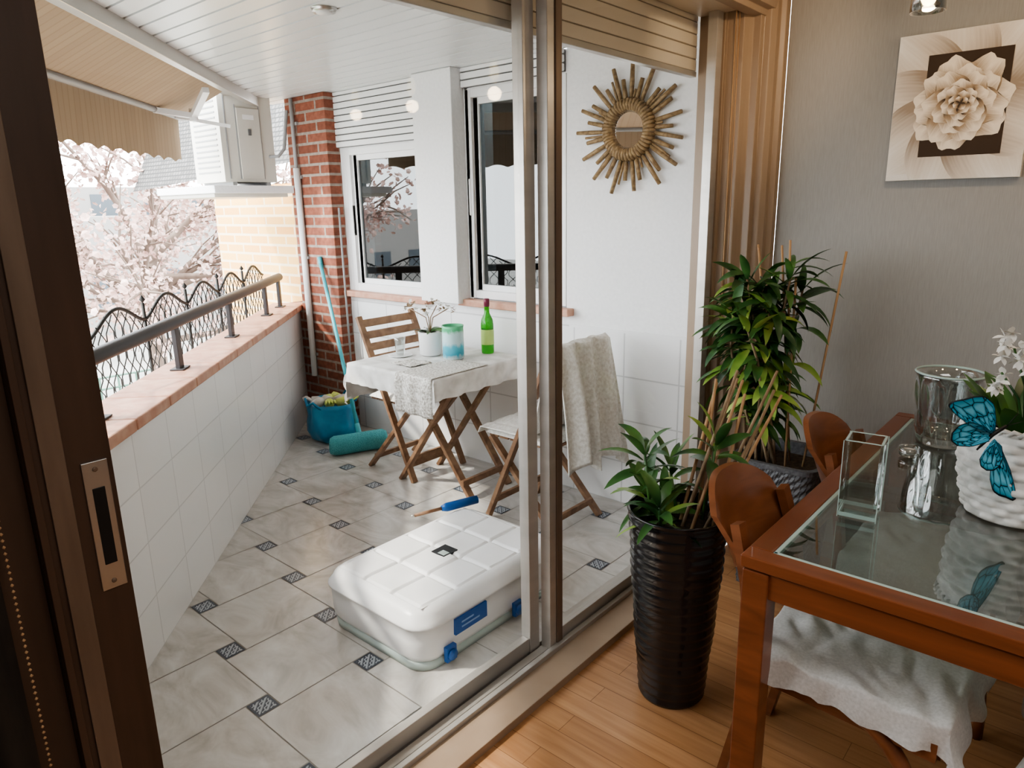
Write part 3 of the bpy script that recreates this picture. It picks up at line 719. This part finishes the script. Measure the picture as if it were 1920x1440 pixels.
def top(u,v):
    x=-HX+.05+(2*HX-.1)*u;y=-HY+.05+(2*HY-.1)*v
    a=abs(math.sin(u*3*PI));c=abs(math.sin(v*4*PI));z=.219+.016*min(1,5*a)**.6*min(1,5*c)**.6+.004*noise.noise((u*6,v*7,2))
    e=min(u,1-u,v,1-v)
    return(mx+x,my+y,z if e>0 else .231)
b.grid(top,96,120,'softwhite')
b.box(mx-.035,mx+.035,my-.045,my+.03,.228,.2385,'dark');b.box(mx-.005,mx+.03,my-.04,my-.01,.2385,.2395,'clearbase_glint')  # dark block for the hole's shade, pale green slab painted as its glint
for yy in(1.44,1.80):
    b.box(bx1-.005,bx1+.012,yy,yy+.045,.02,.075,'blue');b.tube([(bx1+.012,yy+.0225,.045),(bx1+.02,yy+.0225,.045)],.02,'blue',14)
b.box(bx1-.006,bx1+.006,1.49,1.65,.10,.16,'blue')
for k in range(2):b.box(bx1+.006,bx1+.007,1.52,1.61-k*.03,.118+k*.018,.124+k*.018,'labeltxt')
b.done()
b=B('paint_brush');p=Vector((-2.2,1.86,.24));q=Vector((-2.09,2.14,.25))
b.tube([p,p+(q-p)*.45],.008,'acacia',8);b.tube([p+(q-p)*.42,p+(q-p)*.5,q],[.012,.02,.019],'blue',12)
b.tube([p-(q-p)*.05,p],.004,'steel',6);b.done()
# ------------------------------------------------------------------ plants
random.seed(21)
b=B('black_ribbed_pot_plant');px,py=-.93,1.83
prof=[];N=60;PH=.635
for i in range(N+1):
    z=PH*i/N;r=.100+.05*(i/N)**.85+.0035*math.sin(z*2*PI/.032);prof.append((r,z))
prof+=[(.154,PH+.005),(.147,PH+.007),(.14,PH),(.135,PH-.04)]
b.lathe(prof,(px,py,.001),'blackpot',56,fn=lambda r,z,t,i:r+.0015*math.sin(2*t+z*30))
b.lathe([(.001,PH-.035),(.136,PH-.04)],(px,py,0),'soil',30,cap0=False)
def whorl(p,d,n,L,W,mat2=.2):
    d=Vector(d).normalized();a0=random.uniform(0,6)
    for k in range(n):
        a=a0+k*2.4;e=.15+1.15*(k/n);o1=d.orthogonal().normalized();o2=d.cross(o1)
        v=(o1*math.cos(a)+o2*math.sin(a))*math.cos(e)+d*math.sin(e)
        pp=Vector(p)-d*(.07*(1-k/n));l=L*random.uniform(.75,1.1)
        b.leaf(pp+v*.01,v,l,W*random.uniform(.8,1.15),random.uniform(.5,1.3),'leaf2' if random.random()<mat2 else 'leaf')
for (dx,dy,h,lx,ly) in((-.07,-.04,.19,-.03,0),(-.03,.05,.11,-.04,.02),(-.09,.02,.06,-.02,-.03),(-.02,-.07,.05,.01,-.03),(.05,.06,.22,.02,.03),(-.05,0,.03,0,0)):
    p=Vector((px+dx,py+dy,PH-.04));q=p+Vector((lx,ly,h+.03));b.tube([p,(p+q)/2,q],[.006,.005,.004],'leaf',6);whorl(q,(lx,ly,h+.1),12,.135,.042,.12)
for k in range(10):
    a=k*.7;p=Vector((px+.05+.05*math.cos(a),py+.03+.06*math.sin(a),PH-.04));q=p+Vector((-.06+.14*random.random(),.16+.14*random.random(),.28+.18*random.random()))
    b.tube([p,q],[.006,.0045],'cane' if k%2 else 'greystem',7)
b.done()
random.seed(33)
b=B('woven_planter_plant');px,py=-.93,2.74;hs=.165
def sq(t,h):
    c,s_=math.cos(t),math.sin(t);m_=(abs(c)**6+abs(s_)**6)**(1/6);return c/m_*h,s_/m_*h
rows=34;cols=120;vs=[]
for i in range(rows+1):
    z=.001+.54*i/rows;h=hs*(.82+.18*i/rows)
    for k in range(cols):
        t=2*PI*k/cols;x,y=sq(t,h);d=.0035*(math.sin(t*30)*(1 if i%2 else -1));L_=math.hypot(x,y);vs.append((px+x*(1+d/L_),py+y*(1+d/L_),z))
for h,z in((hs+.008,.54),(hs+.008,.56),(hs-.012,.56),(hs-.015,.5)):
    for k in range(cols):
        x,y=sq(2*PI*k/cols,h);vs.append((px+x,py+y,z))
n=rows+5;b.raw(vs,[(i*cols+k,i*cols+(k+1)%cols,(i+1)*cols+(k+1)%cols,(i+1)*cols+k) for i in range(n-1) for k in range(cols)],'planter',False)
b.raw([(px+x,py+y,.51) for x,y in[sq(2*PI*k/24,hs-.014) for k in range(24)]],[tuple(range(24))],'soil')
for k in range(11):
    a=k*.8;p=Vector((px+.05*math.cos(a)-.085,py+.06*math.sin(a)-.04,.5))
    lean=Vector((random.uniform(-.17,.02),random.uniform(-.20,.0),0));H=random.uniform(.50,.78)
    if k in(2,5):lean=Vector((.10,0,0))
    pts=[p+lean*(t/5)+Vector((.012*math.sin(t*2+k),.012*math.cos(t*1.7+k),H*t/5)) for t in range(6)]
    b.tube(pts,[.006,.006,.0055,.005,.0045,.004],'greystem',6)
    for t in range(2,6):
        for q in range(6):
            a2=random.uniform(0,2*PI);v=Vector((math.cos(a2),math.sin(a2),random.uniform(-.1,.6)))
            if v.y>.5:v.y*=.4
            b.leaf(pts[t]+Vector((0,0,random.uniform(-.05,.05))),v,random.uniform(.12,.19),random.uniform(.038,.054),random.uniform(.9,1.9),'leaf2' if random.random()<(.55 if t<4 else .12) else 'leaf')
    whorl(pts[-1],(lean.x,lean.y,.5),9,.17,.044,.1)
for (dx,dy,tx,ty,tz) in((.0,.05,-.08,.0,1.38),(.06,.02,.14,.05,1.36),(.02,-.06,.0,-.05,1.27),(-.04,.0,-.18,.02,1.38),(0,0,-.05,0,1.40)):
    b.tube([(px+dx,py+dy,.5),(px+tx,py+ty,tz)],.0045,'cane',7)
b.done()
# ------------------------------------------------------------------ dining table
b=B('dining_table');x0,x1,y0,y1,zt2=-.585,.42,1.47,2.93,.75;w=.055
b.box(x0,x1,y0,y0+w,zt2-.03,zt2,'woodh');b.box(x0,x1,y1-w,y1,zt2-.03,zt2,'woodh')
b.box(x0,x0+w,y0+w,y1-w,zt2-.03,zt2,'wood');b.box(x1-w,x1,y0+w,y1-w,zt2-.03,zt2,'wood')
b.box(x0+w,x1-w,y0+w,y1-w,zt2-.012,zt2-.002,'tableglass')
for a in((x0+w,x0+w+.012,y0+w,y1-w),(x1-w-.012,x1-w,y0+w,y1-w),(x0+w,x1-w,y0+w,y0+w+.012),(x0+w,x1-w,y1-w-.012,y1-w)):b.box(*a,zt2-.0135,zt2-.001,'glassedge')
i=.012
b.box(x0+i,x1-i,y0+i,y0+i+.025,zt2-.10,zt2-.036,'woodh');b.box(x0+i,x1-i,y1-i-.025,y1-i,zt2-.10,zt2-.036,'woodh')
b.box(x0+i,x0+i+.025,y0+i,y1-i,zt2-.10,zt2-.036,'wood');b.box(x1-i-.025,x1-i,y0+i,y1-i,zt2-.10,zt2-.036,'wood')
b.box(x0+.02,x1-.02,y0+.02,y0+.03,zt2-.036,zt2-.03,'black')
for X in(x0+.005,x1-.067):
    for Y in(y0+.005,y1-.067):
        b.box(X,X+.062,Y,Y+.062,0,zt2-.036,'wood')
b.box(x0+.05,x1-.05,(y0+y1)/2-.03,(y0+y1)/2+.03,zt2-.07,zt2-.04,'woodh')
b.done(.005)
# ------------------------------------------------------------------ dining chairs
def dchair(cx,cy,ang):
    b=B('dining_chair');b.T=Matrix.Translation((cx,cy,0))@Matrix.Rotation(ang,4,'Z')
    for s in(-1,1):
        pts=[(-.27,s*.175,0),(-.225,s*.175,.22),(-.205,s*.172,.42),(-.235,s*.165,.62),(-.275,s*.15,.76)]
        for p,q in zip(pts[:-1],pts[1:]):b.beam(p,q,.024,.040,'chairw',(0,s,0))
        fp=[];
        for t in range(9):
            a=t/8;fp.append((.05+.19*math.sin(a*PI/2)**.9-.02*a,s*.20,.40-.40*a**1.6+.0))
        b.tube(fp,[.020,.021,.021,.020,.019,.018,.017,.016,.016],'chairw',8)
        b.beam((-.21,s*.175,.39),(.22,s*.205,.39),.022,.045,'chairw')
    b.beam((.215,-.2,.39),(.215,.2,.39),.022,.045,'chairw');b.beam((-.205,-.175,.39),(-.205,.175,.39),.022,.045,'chairw')
    def bk(u,v,off=0):
        y=-.175+.35*u;z=.60+.235*v;q=2*u-1
        z=z-.040*abs(q)**3*(1 if v>.5 else -1)*abs(2*v-1)*1.6
        x=-.235-.085*(v)-.065*(1-q*q)
        return(x-off,y,z)
    b.grid(lambda u,v:bk(u,v,0),20,10,'chairw');b.grid(lambda u,v:bk(1-u,v,.018),20,10,'chairw')
    for vv in(0,1):b.grid(lambda u,w_:bk(u,vv,.018*w_),20,1,'chairw')
    for uu in(0,1):b.grid(lambda v,w_:bk(uu,v,.018*w_),10,1,'chairw')
    def cv(u,v):
        a=-.215+.56*u;c=-.265+.53*v;X=min(max(a,-.205),.240);Y=min(max(c,-.215),.215)
        ov=max(abs(a-X),abs(c-Y));w_=.012*math.sin(u*13+v*9)+.006*math.sin(u*31-v*23)
        fr=.012*(abs(noise.noise((u*6+v*3,v*4,cx*3)))*2)+.006*noise.noise((u*18,v*9,1))
        z=.455+fr-ov*(1.10+.5*u)+.008*min(1,min(u,1-u,v,1-v)*8)
        k=min(1,ov*14)
        return(X+k*(w_+.012 if X>0 else -.0)+(.0 if X<.2 else k*w_*.5),Y+(k*(w_+.012)*(1 if c>0 else -1) if abs(c-Y)>0 else 0),z)
    b.grid(cv,72,72,'linen');b.box(-.20,.23,-.21,.21,.413,.447,'linen')
    return b.done()
dchair(-.375,1.755,0);dchair(-.355,2.41,0);dchair(.24,1.80,PI);dchair(.24,2.45,PI)
# ------------------------------------------------------------------ things on the table
Z=zt2+.001
b=B('crystal_vase')
pv=[(.070,0),(.078,.006)]+[(.078+.022*k/16,.01+.22*k/16) for k in range(17)]+[(.103,.24),(.095,.24),(.088,.20),(.078,.06),(.070,.03),(.001,.028)]
b.lathe(pv,(-.385,2.62,Z),'cglass',112,fn=lambda r,z,t,i:r*(1+.045*abs(math.sin(7*t+z*14))-.045*abs(math.sin(7*t-z*14))) if i<19 else r)
b.lathe([(.099,.238),(.104,.242),(.099,.246),(.095,.242),(.099,.238)],(-.385,2.62,Z),'glassedge',64,cap0=False)
b.done()
b=B('square_glass_vase');b.T=Matrix.Translation((-.435,1.86,Z))@Matrix.Rotation(.12,4,'Z')
def ring(h,z):return[(-h,-h,z),(h,-h,z),(h,h,z),(-h,h,z)]
R_=[ring(.042,0),ring(.044,.01),ring(.045,.21),ring(.037,.21),ring(.035,.03)];vs=sum(R_,[])
b.raw(vs,[(i*4+k,i*4+(k+1)%4,(i+1)*4+(k+1)%4,(i+1)*4+k) for i in range(4) for k in range(4)]+[(3,2,1,0),(16,17,18,19)],'glass')
for k,(sx,sy) in enumerate(((-1,-1),(1,-1),(1,1),(-1,1))):b.beam((sx*.0445,sy*.0445,.004),(sx*.0455,sy*.0455,.21),.002,.002,'glassedge')
for k in range(4):
    a_=ring(.041,.21)[k];c_=ring(.041,.21)[(k+1)%4];b.beam(a_,c_,.005,.002,'glassedge')
    a_=ring(.042,.012)[k];c_=ring(.042,.012)[(k+1)%4];b.beam(a_,c_,.003,.010,'glassedge')
b.done(.0005)
b=B('tealight_holder');b.lathe([(.022,0),(.028,.005),(.03,.03),(.026,.03),(.022,.012)],(-.44,2.42,Z),'cglass',24);b.lathe([(.021,.01),(.021,.02),(.002,.021)],(-.44,2.42,Z),'white',20);b.done()
b=B('wicker_basket');bx,by=-.135,2.12;rows=11;sub=5;cols=160;prof=[];HB=.235
for i in range(rows*sub+1):
    z=HB*i/(rows*sub);prof.append((.108+.030*math.sin(PI*.5*min(1,z/.17))-.003*(z/HB),z))
prof2=prof+[(.142,.245),(.130,.246),(.128,.22),(.125,.19)]
def wk(r,z,t,i):
    if i>rows*sub:return r
    row=min(i//sub,rows-1);ph=(i%sub)/sub;c_=math.sin(t*12+(PI if row%2 else 0));c_=math.copysign(abs(c_)**.5,c_)
    return r+(.0045*c_+.005)*math.sin(PI*ph)**.6-.003
b.lathe(prof2,(bx,by,Z),'wicker',cols,fn=wk);b.lathe([(.001,.20),(.128,.195)],(bx,by,Z),'soil',24,cap0=False)
for k in range(40):
    t=2*PI*k/40;b.tube([(bx+.136*math.cos(t),by+.136*math.sin(t),Z+.24),(bx+.142*math.cos(t+.08),by+.142*math.sin(t+.08),Z+.252),(bx+.133*math.cos(t+.18),by+.133*math.sin(t+.18),Z+.245)],.006,'wicker',6)
b.done()
random.seed(14)
b=B('flowering_orchid')
for k in range(16):
    a=random.uniform(0,2*PI);b.leaf((bx+.04*math.cos(a),by+.04*math.sin(a),Z+.2),(math.cos(a),math.sin(a),random.uniform(1.3,2.8)),random.uniform(.14,.22),.06,random.uniform(.5,1.0),'leaf',fold=.15)
for (tx,ty,tz) in((-.05,.0,.43),(-.0,-.01,.41),(-.065,-.03,.37),(.06,.03,.44)):
    p=Vector((bx,by,Z+.2));q=Vector((bx+tx,by+ty,Z+tz));b.tube([p,(p+q)/2+Vector((.01,0,.02)),q],.003,'leaf',6)
    for j in range(6):
        c=q+Vector((random.uniform(-.035,.035),random.uniform(-.035,.035),random.uniform(-.05,.04)))
        for m_ in range(5):
            a=m_*1.256+j;b.leaf(c,(math.cos(a),-.5+.3*math.sin(j),math.sin(a)),.026,.020,.2,'petalw',nseg=4)
b.done()
b=B('butterfly_ornament');an=Vector((-.185,1.945,1.0));r_=Vector((.78,.60,.05)).normalized();u_=Vector((.02,-.12,.98)).normalized()
def wing(ax,ang,outline,tilt):
    d=r_*math.cos(ang)+u_*math.sin(ang);n=-r_*math.sin(ang)+u_*math.cos(ang);nn=r_.cross(u_)
    def g(u,v):
        k=v*(len(outline)-1);i=min(int(k),len(outline)-2);q=k-i
        fx=outline[i][0]*(1-q)+outline[i+1][0]*q;sy=outline[i][1]*(1-q)+outline[i+1][1]*q
        return ax+(d*fx+n*sy)*u+nn*(tilt*u*u)
    b.grid(g,14,28,'wing')
fore=[(.02,.012),(.06,.032),(.10,.044),(.125,.046),(.128,.034),(.118,.014),(.112,-.004),(.10,-.022),(.07,-.030),(.035,-.018),(.012,-.006)]
hind=[(.012,.012),(.05,.030),(.085,.032),(.105,.022),(.110,.004),(.100,-.016),(.075,-.028),(.04,-.022),(.01,-.008)]
wing(an,2.15,[(x*1.1,y*1.15) for x,y in fore],.012);wing(an,2.95,[(x*.95,y*1.1) for x,y in hind],.016);wing(an+Vector((.006,0,-.01)),-1.38,[(x*1.35,y*.78) for x,y in fore],.012);wing(an+Vector((.006,0,-.01)),-1.85,[(x*.7,y*.9) for x,y in hind],.018)
b.tube([an+r_*.03+u_*.02,an,an-u_*.04-r_*.03],[.004,.006,.002],'black',8)
b.tube([an+r_*.03+u_*.02,an+r_*.05+u_*.05],.001,'black',4);b.tube([an+r_*.03+u_*.02,an+r_*.065+u_*.03],.001,'black',4)
b.done(solid=.0008)
# ------------------------------------------------------------------ lights
w=bpy.data.worlds.new('world');scn.world=w;w.use_nodes=True;nt=w.node_tree;bg=nt.nodes['Background']
bg.inputs[0].default_value=(.92,.96,1,1);bg.inputs[1].default_value=10.0
def light(kind,name,loc,e,col,**k):
    l=bpy.data.lights.new(name,kind);l.energy=e;l.color=col
    for a,v in k.items():setattr(l,a,v)
    o=bpy.data.objects.new(name,l);o.location=loc;scn.collection.objects.link(o);return o
s=light('SUN','sun',(0,0,10),5,(1,.93,.82),angle=.05)
s.rotation_euler=Vector((-.55,-.75,.95)).to_track_quat('Z','Y').to_euler()
for i,p in enumerate(lamps):light('POINT','spot_bulb_light_%d'%i,p,3,(1,.75,.48),shadow_soft_size=.03)
l=light('AREA','room_fill_light',(.9,.2,2.40),34,(1,.97,.92),shape='RECTANGLE',size=1.6,size_y=1.6)  # fill added to brighten the room, no fixture modelled for it
l=light('SPOT','casing_spot',(-.55,2.2,2.35),16,(1,.74,.48),spot_size=1.1,spot_blend=.8,shadow_soft_size=.03)
l.rotation_euler=(Vector((-.55,2.2,2.35))-Vector((-1.28,2.9,2.15))).to_track_quat('Z','Y').to_euler()
scn.view_settings.view_transform='AgX'
try:scn.view_settings.look='AgX - Medium High Contrast'
except Exception as e:print(e)
scn.view_settings.exposure=0.15
